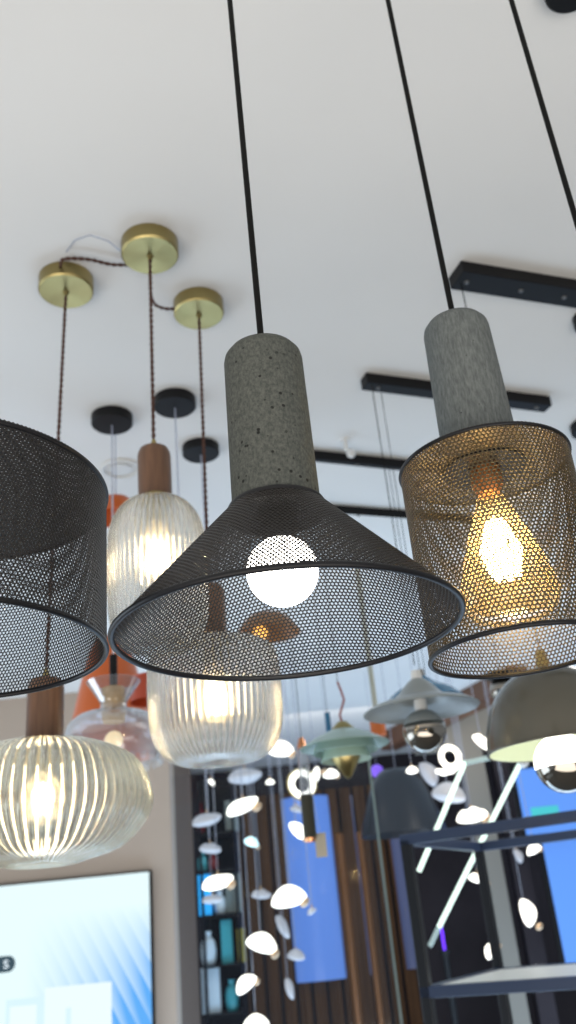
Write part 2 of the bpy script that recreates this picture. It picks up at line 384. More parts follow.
# --- right cylinder
tc_ = P(484, 467, 1.06*1.1*S); K = 1.1*S; ax = tc_; zt = tc_.z; R1 = RP(ax, zt, 167); zb = Zat(ax, 652); H = zt-zb
t = thing('pendant_lamp', 'tall cylinder pendant of bronze perforated mesh with pale concrete cap and glowing pear bulb', 'pendant lamp', (ax.x, ax.y, zb), 'perforated mesh pendants with concrete caps')
lattice_obj('mesh_shade', cyl_lattice(R1, .002, H, PITCHM*1.12), M_BRONZE, t)
MB().torus(R1, .0026*K).build('rim', M_RIM, t)
MB().torus(R1, .0026*K, (0, 0, H)).build('top_rim', M_RIM, t)
lattice_obj('top_mesh', disc_lattice(.02, R1-.002, H-.001, PITCHM*1.12, hole=.55), M_BRONZE, t)
hc = Zat(ax, 324)-zt
c = concrete_cap(t, .0415*K, .0455*K, hc, M_CONC2); c.location = (0, 0, H)
MB().lathe([(1e-4, 0), (.049*K, 0), (.049*K, .004), (1e-4, .004)], 48, (0, 0, H-.004)).build('top_plate', M_RIM, t)
cord(t, CEIL-zb-.02, .0031, z0=H+hc-.002); canopy(t, CEIL-zb, .045, .025, M_BLACK)
zs = H-.02
MB().lathe([(1e-4, zs-.012), (.011, zs-.01), (.015, zs), (.015, H-.002), (1e-4, H-.002)], 32).build('lamp_socket', mat('copper_socket', (.75, .3, .1), .35, .8), t)
zbb = Zat(ax, 622)-zb
bulbp = smoothprof([(.010, zs-.008), (.015, zs-.02), (.027, zs-.05), (.043, zbb+.036), (.042, zbb+.016), (.028, zbb+.004), (1e-4, zbb)])
b = MB().lathe(bulbp, 48).build('pear_bulb', M_AMBERG, t)
fm = MB()
zc = Zat(ax, 550)-zb
for k in range(6):
    a = 2*PI*k/6
    fm.sweep([(.006*math.cos(a), .006*math.sin(a), zc+.028), (.017*math.cos(a), .017*math.sin(a), zc), (.010*math.cos(a), .010*math.sin(a), zc-.026)], .0032, 8)
fm.sweep([(0, 0, zc+.028), (0, 0, zc-.026)], .005, 8)
fm.build('filament', M_FIL, b)
MB().sweep([(0, 0, zs-.01), (0, 0, zc-.02)], .002, 8).build('filament_stem', M_BULBG, b)

# --- fourth pendant of the row: only its cord crosses the top right corner
q = P(688, 600, 1.02*S)
t = thing('pendant_lamp', 'pendant beyond the right edge whose black cord slants across the top right corner', 'pendant lamp', (q.x, q.y, q.z), 'perforated mesh pendants with concrete caps')
lattice_obj('mesh_shade', cyl_lattice(.044, .002, .09, PITCHM*1.2), M_MESH, t)
MB().torus(.044, .0028).build('rim', M_RIM, t)
c = concrete_cap(t, .024, .027, .08, M_CONC1); c.location = (0, 0, .09)
MB().lathe([(1e-4, .088), (.044, .088), (.044, .091), (1e-4, .091)], 48).build('top_plate', M_RIM, t)
cord(t, CEIL-q.z-.02, .003, z0=.168); canopy(t, CEIL-q.z, .045, .025, M_BLACK)

# ================================================================== BRASS TRIO WITH RIBBED GLASS
def twisted(parent, p0, p1, name='braided_cord', R=.0019, r=.0019, pitch=.026, mid=None):
    "two strands twisted round the path"
    p0, p1 = Vector(p0), Vector(p1)
    path = [p0, p1] if mid is None else [p0]+[Vector(m) for m in mid]+[p1]
    L = sum((path[i+1]-path[i]).length for i in range(len(path)-1)); n = max(8, int(L/pitch*8))
    if mid is not None:      # smooth the bends
        for _ in range(3):
            q = [path[0]]
            for i in range(len(path)-1):
                q += [path[i]*.75+path[i+1]*.25, path[i]*.25+path[i+1]*.75]
            path = q+[path[-1]]
    cum = [0]
    for i in range(len(path)-1): cum.append(cum[-1]+(path[i+1]-path[i]).length)
    def at(s):
        for i in range(len(cum)-1):
            if s <= cum[i+1] or i == len(cum)-2:
                k = (s-cum[i])/max(1e-9, cum[i+1]-cum[i]); d = (path[i+1]-path[i]).normalized(); return path[i].lerp(path[i+1], k), d
    mb = MB()
    for ph in (0, PI):
        pts = []
        for i in range(n+1):
            s = cum[-1]*i/n; p, d = at(s)
            u = d.cross(Vector((.31, .91, .27))).normalized(); v = d.cross(u); a = 2*PI*s/pitch+ph
            pts.append(p+(u*math.cos(a)+v*math.sin(a))*R)
        mb.sweep(pts, r, 6)
    return mb.build(name, M_BRAID, parent)
def ribbed(name, prof, ribs, amp, wall, m, parent, per=6):
    "clear glass wall: fluted outside, smooth inside"
    n = ribs*per; V = []; Fc = []; k = len(prof)
    inn = shell(prof, wall)[k:][::-1]
    rmax = max(r for r, z in prof)
    for i in range(n):
        a = 2*PI*i/n; w_ = abs(math.cos(a*ribs/2))
        for r, z in prof: rr = r+amp*(w_-.5)*min(1, (r/rmax)*1.3); V.append((rr*math.cos(a), rr*math.sin(a), z))
    for i in range(n):
        a = 2*PI*i/n
        w_ = abs(math.cos(a*ribs/2))
        for r, z in inn: rr = r-amp*.45*(w_-.5)*min(1, (r/rmax)*1.3); V.append((rr*math.cos(a), rr*math.sin(a), z))
    for i in range(n):
        j = (i+1) % n
        for q in range(k-1):
            Fc.append((i*k+q, j*k+q, j*k+q+1, i*k+q+1)); o = n*k
            Fc.append((o+i*k+q+1, o+j*k+q+1, o+j*k+q, o+i*k+q))
        for q in (0, k-1): Fc.append((i*k+q, n*k+i*k+q, n*k+j*k+q, j*k+q))
    mb = MB().add(V, Fc); return mb.build(name, m, parent, ang=80)
def brass_pendant(canx, cany, cw, wood_y0, wood_y1, wood_w, prof_px, ribs, bulb_y, bulb_w, m, label, dx=0):
    """prof_px: list of (width px, row px) from the neck down"""
    zc = CEIL-.032; cx0 = onz(canx, cany, zc); zb = Zat(cx0, prof_px[-1][1])
    ax = cx0+Vector((dx*depth((cx0.x, cx0.y, zb))/F, 0, 0)); off = cx0-ax; off.z = 0
    t = thing('pendant_light', label, 'pendant light', (ax.x, ax.y, zb), 'ribbed glass pendants under brass canopies')
    cn = canopy(t, CEIL-zb, RP(cx0, zc, cw), .032, M_BRASS); cn.location = off
    gp = MB().lathe([(1e-4, -.01), (.004, -.01), (.006, -.002), (.007, 0), (1e-4, 0)], 20, (0, 0, zc-zb)).build('cord_grip', M_BRASS, t); gp.location = off
    w0, w1 = Zat(ax, wood_y0)-zb, Zat(ax, wood_y1)-zb; wr_ = RP(ax, w0+zb, wood_w)
    twisted(t, (0, 0, w0+.01), (off.x, off.y, zc-zb-.005))
    MB().lathe([(.0035, .016), (.005, .01), (.009, 0), (1e-4, 0)], 24, (0, 0, w0)).build('brass_tip', M_BRASS, t)
    h = w0-w1
    MB().lathe([(1e-4, h), (wr_*.55, h), (wr_*.85, h-.004), (wr_*.97, h-.012), (wr_, h-.02), (wr_, .002), (wr_-.002, 0), (1e-4, 0)], 48, (0, 0, w1)).build('wood_holder', M_WOOD, t)
    MB().lathe([(1e-4, 0), (wr_*1.05, 0), (wr_*1.05, -.006), (1e-4, -.006)], 48, (0, 0, w1)).build('brass_ring', M_BRASS, t)
    prof = smoothprof([(RP(ax, Zat(ax, y), w_), Zat(ax, y)-zb) for w_, y in prof_px], 6)
    ribbed('glass_shade', prof, ribs, .0062, .0022, m, t)
    bz = Zat(ax, bulb_y)-zb; br = RP(ax, bz+zb, bulb_w); top = w1-.006
    MB().lathe([(1e-4, top), (.015, top), (.015, top-.028), (.011, top-.036), (1e-4, top-.036)], 24).build('lamp_socket', M_BRASS, t)
    neck = max(bz+br*1.3, top-.04)
    b = MB().lathe(smoothprof([(.010, top-.034), (.012, neck), (br, bz+br*.35), (br*1.02, bz-br*.3), (br*.7, bz-br*1.0), (1e-4, bz-br*1.3)]), 32).build('bulb', M_BULBG, t)
    fm = MB()
    for k in range(5):
        a = 2*PI*k/5; fm.sweep([(.3*br*math.cos(a), .3*br*math.sin(a), bz+br*.7), (.5*br*math.cos(a), .5*br*math.sin(a), bz), (.4*br*math.cos(a), .4*br*math.sin(a), bz-br*.8)], .0032, 6)
    fm.sweep([(0, 0, bz+br*.7), (0, 0, bz-br*.8)], .006, 8)
    fm.build('filament', M_LIT, b)
    return t, ax, zb
tA, axA, zA = brass_pendant(150, 256, 57, 448, 499, 33, [(28, 499), (62, 507), (86, 524), (95, 550), (97, 590), (92, 625), (70, 645), (30, 652), (2, 653)], 52, 556, 40, M_RIB, 'ribbed clear glass jar pendant on a walnut holder hanging from the topmost brass canopy', dx=-2)
tC, axC, zC = brass_pendant(66, 292, 54, 678, 743, 36, [(30, 743), (106, 747), (180, 765), (212, 796), (208, 822), (160, 850), (90, 862), (60, 866), (2, 867)], 66, 798, 40, M_RIBAMBER, 'squat champagne ribbed glass lantern pendant above the bright wall screen', dx=-13)
tB, axB, zB = brass_pendant(199, 315, 50, 585, 641, 31, [(26, 641), (92, 646), (122, 656), (130, 682), (130, 722), (120, 742), (96, 757), (60, 763), (2, 765)], 60, 696, 44, M_RIB, 'ribbed glass barrel pendant seen just below the cone mesh shade', dx=-6)
# cords that link the canopies
pA, pB, pC = (onz(150, 256, CEIL), onz(199, 315, CEIL), onz(66, 292, CEIL))
def linkcord(pts, label):
    ps = [Vector(p) for p in pts]; base = ps[0].copy()
    o = twisted(None, (0, 0, 0), ps[-1]-base, 'linking_cord', mid=[p-base for p in ps[1:-1]]); o.location = base
    tag(o, label, 'cord', 'brown cords linking the brass canopies'); return o
linkcord([onz(61, 276, 2.79), onz(60, 262, 2.785), onz(64, 258, 2.785), onz(90, 259, 2.785), onz(110, 265, 2.785), onz(127, 265, 2.79)], 'brown twisted cord running along the ceiling from left brass canopy to topmost one')
linkcord([onz(150, 272, 2.768), onz(150, 292, 2.765), onz(153, 304, 2.765), onz(163, 309, 2.768), onz(177, 309, 2.775)], 'brown twisted cord looping from topmost brass canopy to the right one')
o = MB().sweep([onz(66, 252, 2.795), onz(75, 240, 2.795), onz(90, 235, 2.795), onz(108, 241, 2.795), onz(124, 254, 2.795)], .0012, 6).build('clear_wire', M_STRING); tag(o, 'thin clear wire arching on the ceiling above the left brass canopy', 'wire')

# ================================================================== BLACK CANOPY TRIO, CLEAR GLASS TRUMPET, ORANGE LAMPS
def black_canopy(t, ax, zb, wpx, zc): canopy(t, CEIL-zb, RP(ax, zc, wpx), .026, M_BLACK)
def clear_cord(t, z0, z1): MB().sweep([(0, 0, z0), (0, 0, z1)], .0022, 8).build('cord', M_STRING, t)
zc = CEIL-.026
ax = onz(112, 425, zc); zb = Zat(ax, 768)
t = thing('pendant_light', 'clear glass trumpet pendant with black rod and beaded hem, left of the barrel pendant', 'pendant light', (ax.x, ax.y, zb), 'pendants under round black canopies')
black_canopy(t, ax, zb, 41, zc)
Z = lambda y: Zat(ax, y)-zb
W = lambda w_, y: RP(ax, Zat(ax, y), w_)
clear_cord(t, Z(655), zc-zb)
MB().lathe([(1e-4, Z(655)), (W(8, 660), Z(655)), (W(8, 660), Z(690)), (1e-4, Z(690))], 20).build('black_rod', M_BLACK, t)
MB().lathe(shell(smoothprof([(W(54, 680), Z(682)), (W(40, 690), Z(692)), (W(26, 700), Z(704)), (W(34, 708), Z(711)), (W(70, 715), Z(716)), (W(94, 730), Z(728)), (W(98, 745), Z(745)), (W(90, 760), Z(762))]), .002), 64, closed=True).build('glass_shade', M_CLEAR, t)
hm = MB()
for k in range(26):
    a = 2*PI*k/26; r_ = W(94, 760); hm.lathe([(max(1e-4, .006*math.sin(PI*i/6)), -.006*math.cos(PI*i/6)) for i in range(7)], 8, (r_*math.cos(a), r_*math.sin(a), Z(764)))
hm.build('beaded_hem', M_CLEAR, t)
MB().lathe([(1e-4, Z(688)), (W(22, 690), Z(688)), (W(24, 710), Z(715)), (W(22, 730), Z(722)), (1e-4, Z(722))], 32).build('amber_inner_tube', thin_glass('amber_frosted_glass', (1, .8, .5), .1, (1, .75, .4), .6), t)
globe((0, 0, Z(740)), W(18, 740), 24).build('bulb', mat('warm_dim_bulb', (.8, .7, .5), .2, emit=(1, .75, .4), es=.8), t)

def bell(name, label, px, y_top, y_bot, w_top, w_bot, d, m, cat='pendant light', group=None, bulge=.25, tube=None, cordm=None):
    base = P(px, y_bot, d); ax = base; zb = base.z
    t = thing(name, label, cat, (ax.x, ax.y, zb), group)
    rt, rb = RP(ax, Zat(ax, y_top), w_top), RP(ax, zb, w_bot); h = Zat(ax, y_top)-zb
    pr = [(max(1e-4, rt*.1), h+rt*.08)]+[(rt+(rb-rt)*((k/10)**(1-bulge)), h*(1-k/10)) for k in range(11)]
    MB().lathe(shell(pr, .002), 64, closed=True).build('shade', m, t, ang=50)
    cord(t, CEIL-zb, .002, cordm or M_STRING, z0=h)
    return t, ax, zb, h, rb
ax2 = onz(175, 408, zc)
def depth_of_axis(ax, y): return depth((ax.x, ax.y, Zat(ax, y)))
# orange bell behind the trumpet, hung from the middle black canopy's row
t, ax, zb, h, rb = bell('pendant_light', 'orange enamel bell pendant glimpsed behind the clear glass trumpet', 111, 640, 757, 30, 92, 2.75, M_ORANGE, group='orange pendants on the left')
MB().lathe([(rb*.62, h*.48), (rb*.7, h*.48), (rb*.7, h*.5), (rb*.62, h*.5)], 48, closed=True).build('red_band', M_RED, t)
t, ax, zb, h, rb = bell('pendant_light', 'small orange dome pendant showing between the drum and the ribbed jar', 116, 498, 518, 18, 48, 2.3, M_ORANGE, group='orange pendants on the left', bulge=.5)
t, ax, zb, h, rb = bell('pendant_light', 'red-orange drum pendant tucked left of the barrel glass', 152, 677, 702, 38, 44, 2.6, M_RED, group='orange pendants on the left')
# the other two black canopies
for (cx, cyy, wpx, lab, yb, wb) in ((175, 408, 42, 'clear cord pendant under the middle black canopy, its glass hidden by ribbed jar', 612, 60), (201, 455, 37, 'clear cord pendant under the rightmost black canopy behind the ribbed jar', 600, 26)):
    ax = onz(cx, cyy, zc); zb = Zat(ax, yb)
    t = thing('pendant_light', lab, 'pendant light', (ax.x, ax.y, zb), 'pendants under round black canopies')
    black_canopy(t, ax, zb, wpx, zc); h = Zat(ax, yb-60)-zb
    clear_cord(t, h, zc-zb)
    MB().lathe(shell([(.012, h), (.03, h*.9), (RP(ax, zb, wb), h*.4), (RP(ax, zb, wb), 0)], .002), 40, closed=True).build('glass_shade', M_CLEAR, t)
    MB().lathe([(1e-4, h+.01), (.013, h+.01), (.013, h-.03), (1e-4, h-.03)], 24).build('lamp_socket', M_BLACK, t)
# amber disc seen through the cone mesh
t, ax, zb, h, rb = bell('pendant_light', 'amber brown disc pendant glimpsed through the cone mesh below the globe', 268, 614, 634, 20, 66, 2.4, mat('amber_brown_enamel', (.32, .15, .05), .35), bulge=.45, group=None)
globe((-.02, 0, .005), .02, 24).build('bulb', mat('amber_lit_bulb', (.8, .5, .2), .3, emit=(1, .5, .1), es=1.2), t)
# dark bell and purple globe far behind the green lamp
bell('pendant_light', 'dark slate bell pendant in the gloom behind the clear glass edge', 404, 770, 834, 30, 86, 4.3, mat('dark_slate_enamel', (.02, .024, .032), .3), bulge=.4)
q = P(377, 771, 4.6)
t = thing('pendant_light', 'small purple glowing globe pendant below the orange block', 'pendant light', q)
globe((0, 0, 0), .032, 24).build('globe_bulb', mat('purple_lit_glass', (.2, .1, .5), .3, emit=(.16, .07, .7), es=.9), t); cord(t, CEIL-q.z, .0012, M_STRING, z0=.03)
# ceiling ring downlight and ceiling pipe
pt = onz(121, 469, CEIL-.004)
o = MB().torus(.052, .006, (0, 0, 0), 48, 8).lathe([(1e-4, .002), (.03, .002), (.032, -.004), (.018, -.006), (1e-4, -.004)], 32).build('ceiling_downlight', M_WHITE, loc=pt); tag(o, 'flat white ring fitting on the ceiling left of the walnut holder', 'ceiling light')
pt = onz(345, 440, CEIL)
t = thing('sprinkler', 'small white ceiling sprinkler in front of a black bar', 'sprinkler', pt)
MB().lathe([(1e-4, 0), (.016, 0), (.016, -.004), (.006, -.007), (.006, -.035), (1e-4, -.035)], 24).build('pipe', M_WHITE, t)
globe((.012, 0, -.045), .013, 20).build('sprinkler_head', M_WHITE, t)

# ================================================================== BLACK LINEAR CANOPY BARS
M_SCREW = mat('dull_screw_steel', (.12, .12, .12), .4, .5)
def bar(nl, fl, nr, fr, ext, h, label, screws=()):
    z = CEIL-h
    a, c_ = (onz(*p, CEIL) for p in (nl, nr)); b, d = (onz(*p, z) for p in (fl, fr)); a.z = c_.z = z
    u = (c_-a); u.z = 0; L = u.length; u.normalize(); v = Vector((-u.y, u.x, 0)); wd = (abs((b-a).dot(v))*.5+abs((d-c_).dot(v))*.5)*1.3
    L += ext
    t = thing('canopy_bar', label, 'ceiling canopy', (a.x, a.y, z), 'long black canopy bars')
    m = Matrix((u, v, Vector((0, 0, 1)))).transposed().to_4x4(); t.matrix_world = Matrix.Translation((a.x, a.y, z)) @ m
    MB().box((L/2, wd/2, h/2), (L, wd, h)).build('housing', M_BLACK, t, smooth=False, bevel=.002)
    for s in screws:
        MB().lathe([(1e-4, -.004), (.004, -.004), (.006, 0), (1e-4, 0)], 16, (L*s, wd/2, 0)).build('screw', M_SCREW, t)
    return t
bar((461, 260), (449, 285), (576, 279), (576, 304), .5, .03, 'longest black canopy bar, nearest and running off the right edge', (.03, .2, .34))
bar((366, 372), (359, 390), (550, 396), (545, 409), 0, .03, 'black canopy bar crossing behind the pale concrete cap', (.07, .5, .93))
bar((290, 447), (285, 460), (401, 459), (401, 467), .35, .03, 'black canopy bar behind the white ceiling sprinkler', (.3,))
bar((300, 502), (297, 511), (404, 510), (404, 518), .3, .03, 'farthest black canopy bar, lowest of those seen between the mesh shades', (.3,))
# round black canopies cut by the right edge
for (cx, cyy, wpx, lab) in ((573, -11, 56, 'round black canopy cut off by the top right corner'), (593, 325, 36, 'round black canopy just showing at right edge near longest bar'), (589, 432, 34, 'round black canopy just showing at right edge beside the cylinder mesh')):
    ax = onz(cx, cyy, zc)
    t = thing('pendant_canopy', lab, 'ceiling canopy', (ax.x, ax.y, zc), 'black canopies cut by the right edge')
    canopy(t, CEIL-zc, RP(ax, zc, wpx), .026, M_BLACK)
    MB().sweep([(0, 0, 0), (0, 0, -.5)], .002, 8).build('cord', M_CABLE, t)

# ================================================================== MIDDLE DISTANCE LAMPS
def axis_under(xc, yc): return onz(xc, yc, CEIL-.03)
# pale grey saucer with mirrored bulb, under the second bar
ax = axis_under(372, 384); ax = P(421, 708, depth_of_axis(ax, 708)); zb = Zat(ax, 712)
Z = lambda y: Zat(ax, y)-zb
W = lambda w_, y: RP(ax, Zat(ax, y), w_)
t = thing('pendant_lamp', 'pale grey saucer pendant with a mirrored bulb below it', 'pendant lamp', (ax.x, ax.y, zb))
MB().lathe(shell(smoothprof([(W(8, 680), Z(678)), (W(22, 680), Z(683)), (W(48, 690), Z(696)), (W(68, 700), Z(701)), (W(98, 705), Z(705)), (W(117, 712), Z(710))]), .002), 72, closed=True).build('shade', M_WHITEEN, t)
MB().lathe([(1e-4, Z(671)), (W(9, 670), Z(671)), (W(12, 670), Z(680)), (1e-4, Z(680))], 24).build('cap', M_WHITE, t)
MB().lathe([(1e-4, Z(700)), (W(13, 710), Z(700)), (W(13, 720), Z(724)), (1e-4, Z(724))], 24).build('neck', M_WHITE, t)
gr = W(43, 735); gz_ = Z(731)
b = MB().lathe([(max(1e-4, gr*math.sin(PI*k/20)), -gr*math.cos(PI*k/20)) for k in range(10, 21)], 40, (0, 0, gz_)).build('bulb', M_WHITEEN, t)
MB().lathe([(max(1e-4, gr*1.01*math.sin(PI*k/20)), -gr*1.01*math.cos(PI*k/20)) for k in range(0, 13)], 40, (0, 0, gz_)).build('mirror_cap', M_CHROME, b)
cord(t, CEIL-.03-zb, .0012, z0=Z(665)); cord(t, CEIL-.03-zb, .0008, z0=Z(676), x=.02, name='suspension_wire')
# blue saucer behind it
ax = onz(402, 466, CEIL-.03); ax = P(423, 690, depth_of_axis(ax, 695)); zb = Zat(ax, 703)
Z = lambda y: Zat(ax, y)-zb
W = lambda w_, y: RP(ax, Zat(ax, y), w_)
t = thing('pendant_lamp', 'petrol blue saucer pendant peeking out behind the pale grey one', 'pendant lamp', (ax.x, ax.y, zb))
MB().lathe(shell(smoothprof([(W(8, 680), Z(676)), (W(30, 686), Z(684)), (W(60, 692), Z(692)), (W(80, 700), Z(701))]), .002), 64, closed=True).build('shade', M_BLUE, t)
MB().lathe([(1e-4, Z(670)), (W(7, 670), Z(670)), (W(9, 676), Z(678)), (1e-4, Z(678))], 24).build('cap', M_CHROME, t)
cord(t, CEIL-.03-zb, .001, z0=Z(671))
globe((0, 0, Z(712)), W(18, 700), 24).build('bulb', M_WHITE, t)
# big taupe dome with mirrored bulb, under the first bar
ax = axis_under(466, 283); ax = P(560, 745, depth_of_axis(ax, 745)); zb = Zat(ax, 747)
Z = lambda y: Zat(ax, y)-zb
W = lambda w_, y: RP(ax, Zat(ax, y), w_)
t = thing('pendant_lamp', 'large taupe dome pendant with cream inside and mirrored bulb at right edge', 'pendant lamp', (ax.x, ax.y, zb))
R_ = W(144, 747); hd = Z(668)
prof = [(max(1e-4, R_*math.sin(PI/2*k/14)**.85), hd*math.cos(PI/2*k/14)) for k in range(15)]
dome = MB().lathe(shell(prof, .0022), 80, closed=True).build('shade', M_GREYEN, t)
MB().lathe([(max(1e-4, r-.003), z-.0015) for r, z in prof[1:]], 80).build('inner_lining', M_PALEGREEN, dome)
MB().torus(R_, .0022, (0, 0, 0), 80).build('rim', M_GREYEN, t)
MB().lathe([(1e-4, hd+.03), (.008, hd+.03), (.014, hd), (1e-4, hd)], 24).build('cap', M_BRASS, t)
gr = W(58, 770); gz_ = Z(763)
b = MB().lathe([(max(1e-4, gr*math.sin(PI*k/24)), -gr*math.cos(PI*k/24)) for k in range(11, 25)], 48, (0, 0, gz_)).build('bulb', mat('lit_white_bulb', (.9, .9, .9), .2, emit=(1, .96, .85), es=5), t)
MB().lathe([(max(1e-4, gr*1.005*math.sin(PI*k/24)), -gr*1.005*math.cos(PI*k/24)) for k in range(0, 12)], 48, (0, 0, gz_)).build('mirror_cap', M_CHROME, b)
MB().lathe([(1e-4, gz_+gr*.9), (.014, gz_+gr*.9), (.014, hd), (1e-4, hd)], 24).build('lamp_socket', M_WHITE, t)
cord(t, CEIL-.03-zb, .0012, z0=hd+.028)
# small mirrored ball left of the dome
q = P(503, 690, 2.6)
t = thing('pendant_lamp', 'small mirrored ball pendant peeping left of the taupe dome', 'pendant lamp', q)
globe((0, 0, 0), 13*2.6/F, 32).build('mirror_ball', M_CHROME, t)
MB().lathe([(1e-4, .03), (.03, .03), (.06, .045), (.01, .06), (1e-4, .06)], 32).build('shade', M_BLACK, t)
cord(t, CEIL-q.z, .001, z0=.055)
# sage green layered pendant with brass cone
ax = P(345, 748, 2.35); zb = Zat(ax, 779)
Z = lambda y: Zat(ax, y)-zb
W = lambda w_, y: RP(ax, Zat(ax, y), w_)
t = thing('pendant_lamp', 'sage green layered pendant with brass cone underneath and red cord', 'pendant lamp', (ax.x, ax.y, zb))
MB().lathe(shell(smoothprof([(W(20, 733), Z(729)), (W(40, 736), Z(733)), (W(62, 740), Z(738)), (W(90, 746), Z(746))]), .002), 64, closed=True).build('upper_shade', M_GREEN, t)
MB().lathe(shell(smoothprof([(W(56, 742), Z(740)), (W(62, 748), Z(748)), (W(66, 752), Z(752))]), .002), 64, closed=True).build('middle_shade', M_GREEN, t)
MB().lathe(shell(smoothprof([(W(40, 746), Z(744)), (W(46, 752), Z(754)), (W(52, 758), Z(760))]), .002), 64, closed=True).build('lower_shade', mat('light_sage_enamel', (.45, .62, .52), .3), t)
MB().lathe([(W(30, 758), Z(752)), (W(29, 760), Z(758)), (W(8, 776), Z(776)), (1e-4, Z(779))], 40).build('brass_cone', M_BRASS, t)
MB().lathe([(1e-4, Z(722)), (W(10, 724), Z(722)), (W(22, 728), Z(728)), (W(26, 730), Z(732)), (1e-4, Z(732))], 24).build('brass_cap', M_BRASS, t)
MB().sweep([(0, 0, Z(723)), (-.004, 0, Z(715)), (.012, 0, Z(700)), (.006, 0, Z(690)), (0, 0, Z(682))], .003, 8).build('red_cord_end', mat('red_cord', (.3, .06, .04), .6), t)
cord(t, CEIL-zb, .001, z0=Z(683))
# orange block lamp on white tube
q = P(378, 728, 2.9)
t = thing('pendant_lamp', 'orange block pendant on a pale tube behind the saucers', 'pendant lamp', q)
MB().lathe([(1e-4, -.025), (.024, -.025), (.025, .022), (.02, .025), (1e-4, .025)], 24).build('orange_block', mat('burnt_orange_block', (.5, .12, .02), .5), t)
MB().sweep([(0, 0, .02), (0, 0, CEIL-q.z)], .009, 12).build('tube', mat('pale_olive_tube', (.45, .47, .4), .4), t)
q = P(328, 722, 2.9)
t = thing('pendant_lamp', 'slim dark blue tube pendant left of the green lamp', 'pendant lamp', q)
MB().lathe([(1e-4, -.03), (.009, -.03), (.009, .03), (1e-4, .03)], 20).build('blue_tube', M_BLUE, t)
cord(t, CEIL-q.z, .001, z0=.028)
# glass rod pendant with black barrel and copper tip
ax = P(308, 812, 2.45); zb = Zat(ax, 842)
Z = lambda y: Zat(ax, y)-zb
W = lambda w_, y: RP(ax, Zat(ax, y), w_)
t = thing('pendant_lamp', 'slim spotlight pendant with clear glass neck, black barrel and copper tip', 'pendant lamp', (ax.x, ax.y, zb))
MB().lathe(shell([(W(11, 750), Z(748)), (W(11, 795), Z(796))], .002), 32, closed=True).build('glass_neck', M_CLEAR, t)
MB().lathe([(1e-4, Z(795)), (W(13, 800), Z(795)), (W(13, 835), Z(838)), (1e-4, Z(838))], 32).build('barrel', mat('dark_olive_metal', (.06, .06, .045), .3, .6), t)
MB().lathe([(1e-4, Z(838)), (W(12, 835), Z(838)), (W(10, 842), Z(842)), (1e-4, Z(842))], 32).build('copper_tip', M_COPPER, t)
MB().lathe([(1e-4, Z(738)), (W(5, 740), Z(738)), (W(11, 745), Z(749)), (1e-4, Z(749))], 20).build('copper_cap', M_COPPER, t)
cord(t, CEIL-zb, .001, z0=Z(739))
tq = P(321, 845, 2.45); top_ = Vector((ax.x+W(13, 800)*.95, ax.y, Zat(ax, 797)))
t = thing('price_tag', 'blank cream price tag hanging beside the black spotlight barrel', 'price tag', tq)
MB().box((0, 0, 0), (.03, .002, .062)).build('card', mat('cream_card', (.55, .5, .4), .7), t, smooth=False)
MB().sweep([(0, 0, .03), ((top_.x-tq.x)*.6, (top_.y-tq.y)*.6, .03+(top_.z-tq.z-.03)*.7), top_-tq], .0008, 6).build('string', M_STRING, t)
# ================================================================== PORCELAIN BIRD AND PETAL LIGHTS ON CLEAR CORDS
def petal_mesh(kind):
    "a bird / shell like hollow leaf, unit width 1 along x"
    V, Fc = [], []; nu, nv = 22, 20
    for i in range(nu+1):
        u = (1-math.cos(PI*i/nu))/2; x = u-.5; e = max(.02, math.sin(PI*i/nu))
        if kind == 0: up, dn, mid, wid = .34*e*(1-.35*u), .12*e, .10*(u-.5)**2*4*(u > .5), .3*e        # bird: round back, raised tail
        elif kind == 1: up, dn, mid, wid = .42*e*(.75+.25*math.sin(PI*u)), .16*e, 0, .36*e               # shell
        else: up, dn, mid, wid = .30*e*(.78+.3*abs(math.sin(2.5*PI*u))), .14*e, .02, .28*e             # scalloped cloud
        for j in range(nv):
            a = 2*PI*j/nv; V.append((x, wid*math.cos(a), mid+(up if math.sin(a) > 0 else dn)*math.sin(a)))
    for i in range(nu):
        for j in range(nv): k = (j+1) % nv; Fc.append((i*nv+j, (i+1)*nv+j, (i+1)*nv+k, i*nv+k))
    Fc += [tuple(range(nv-1, -1, -1)), tuple(nu*nv+j for j in range(nv))]
    return V, Fc
M_GOLDEN = mat('gold_clip', (.7, .48, .3), .35, .8)
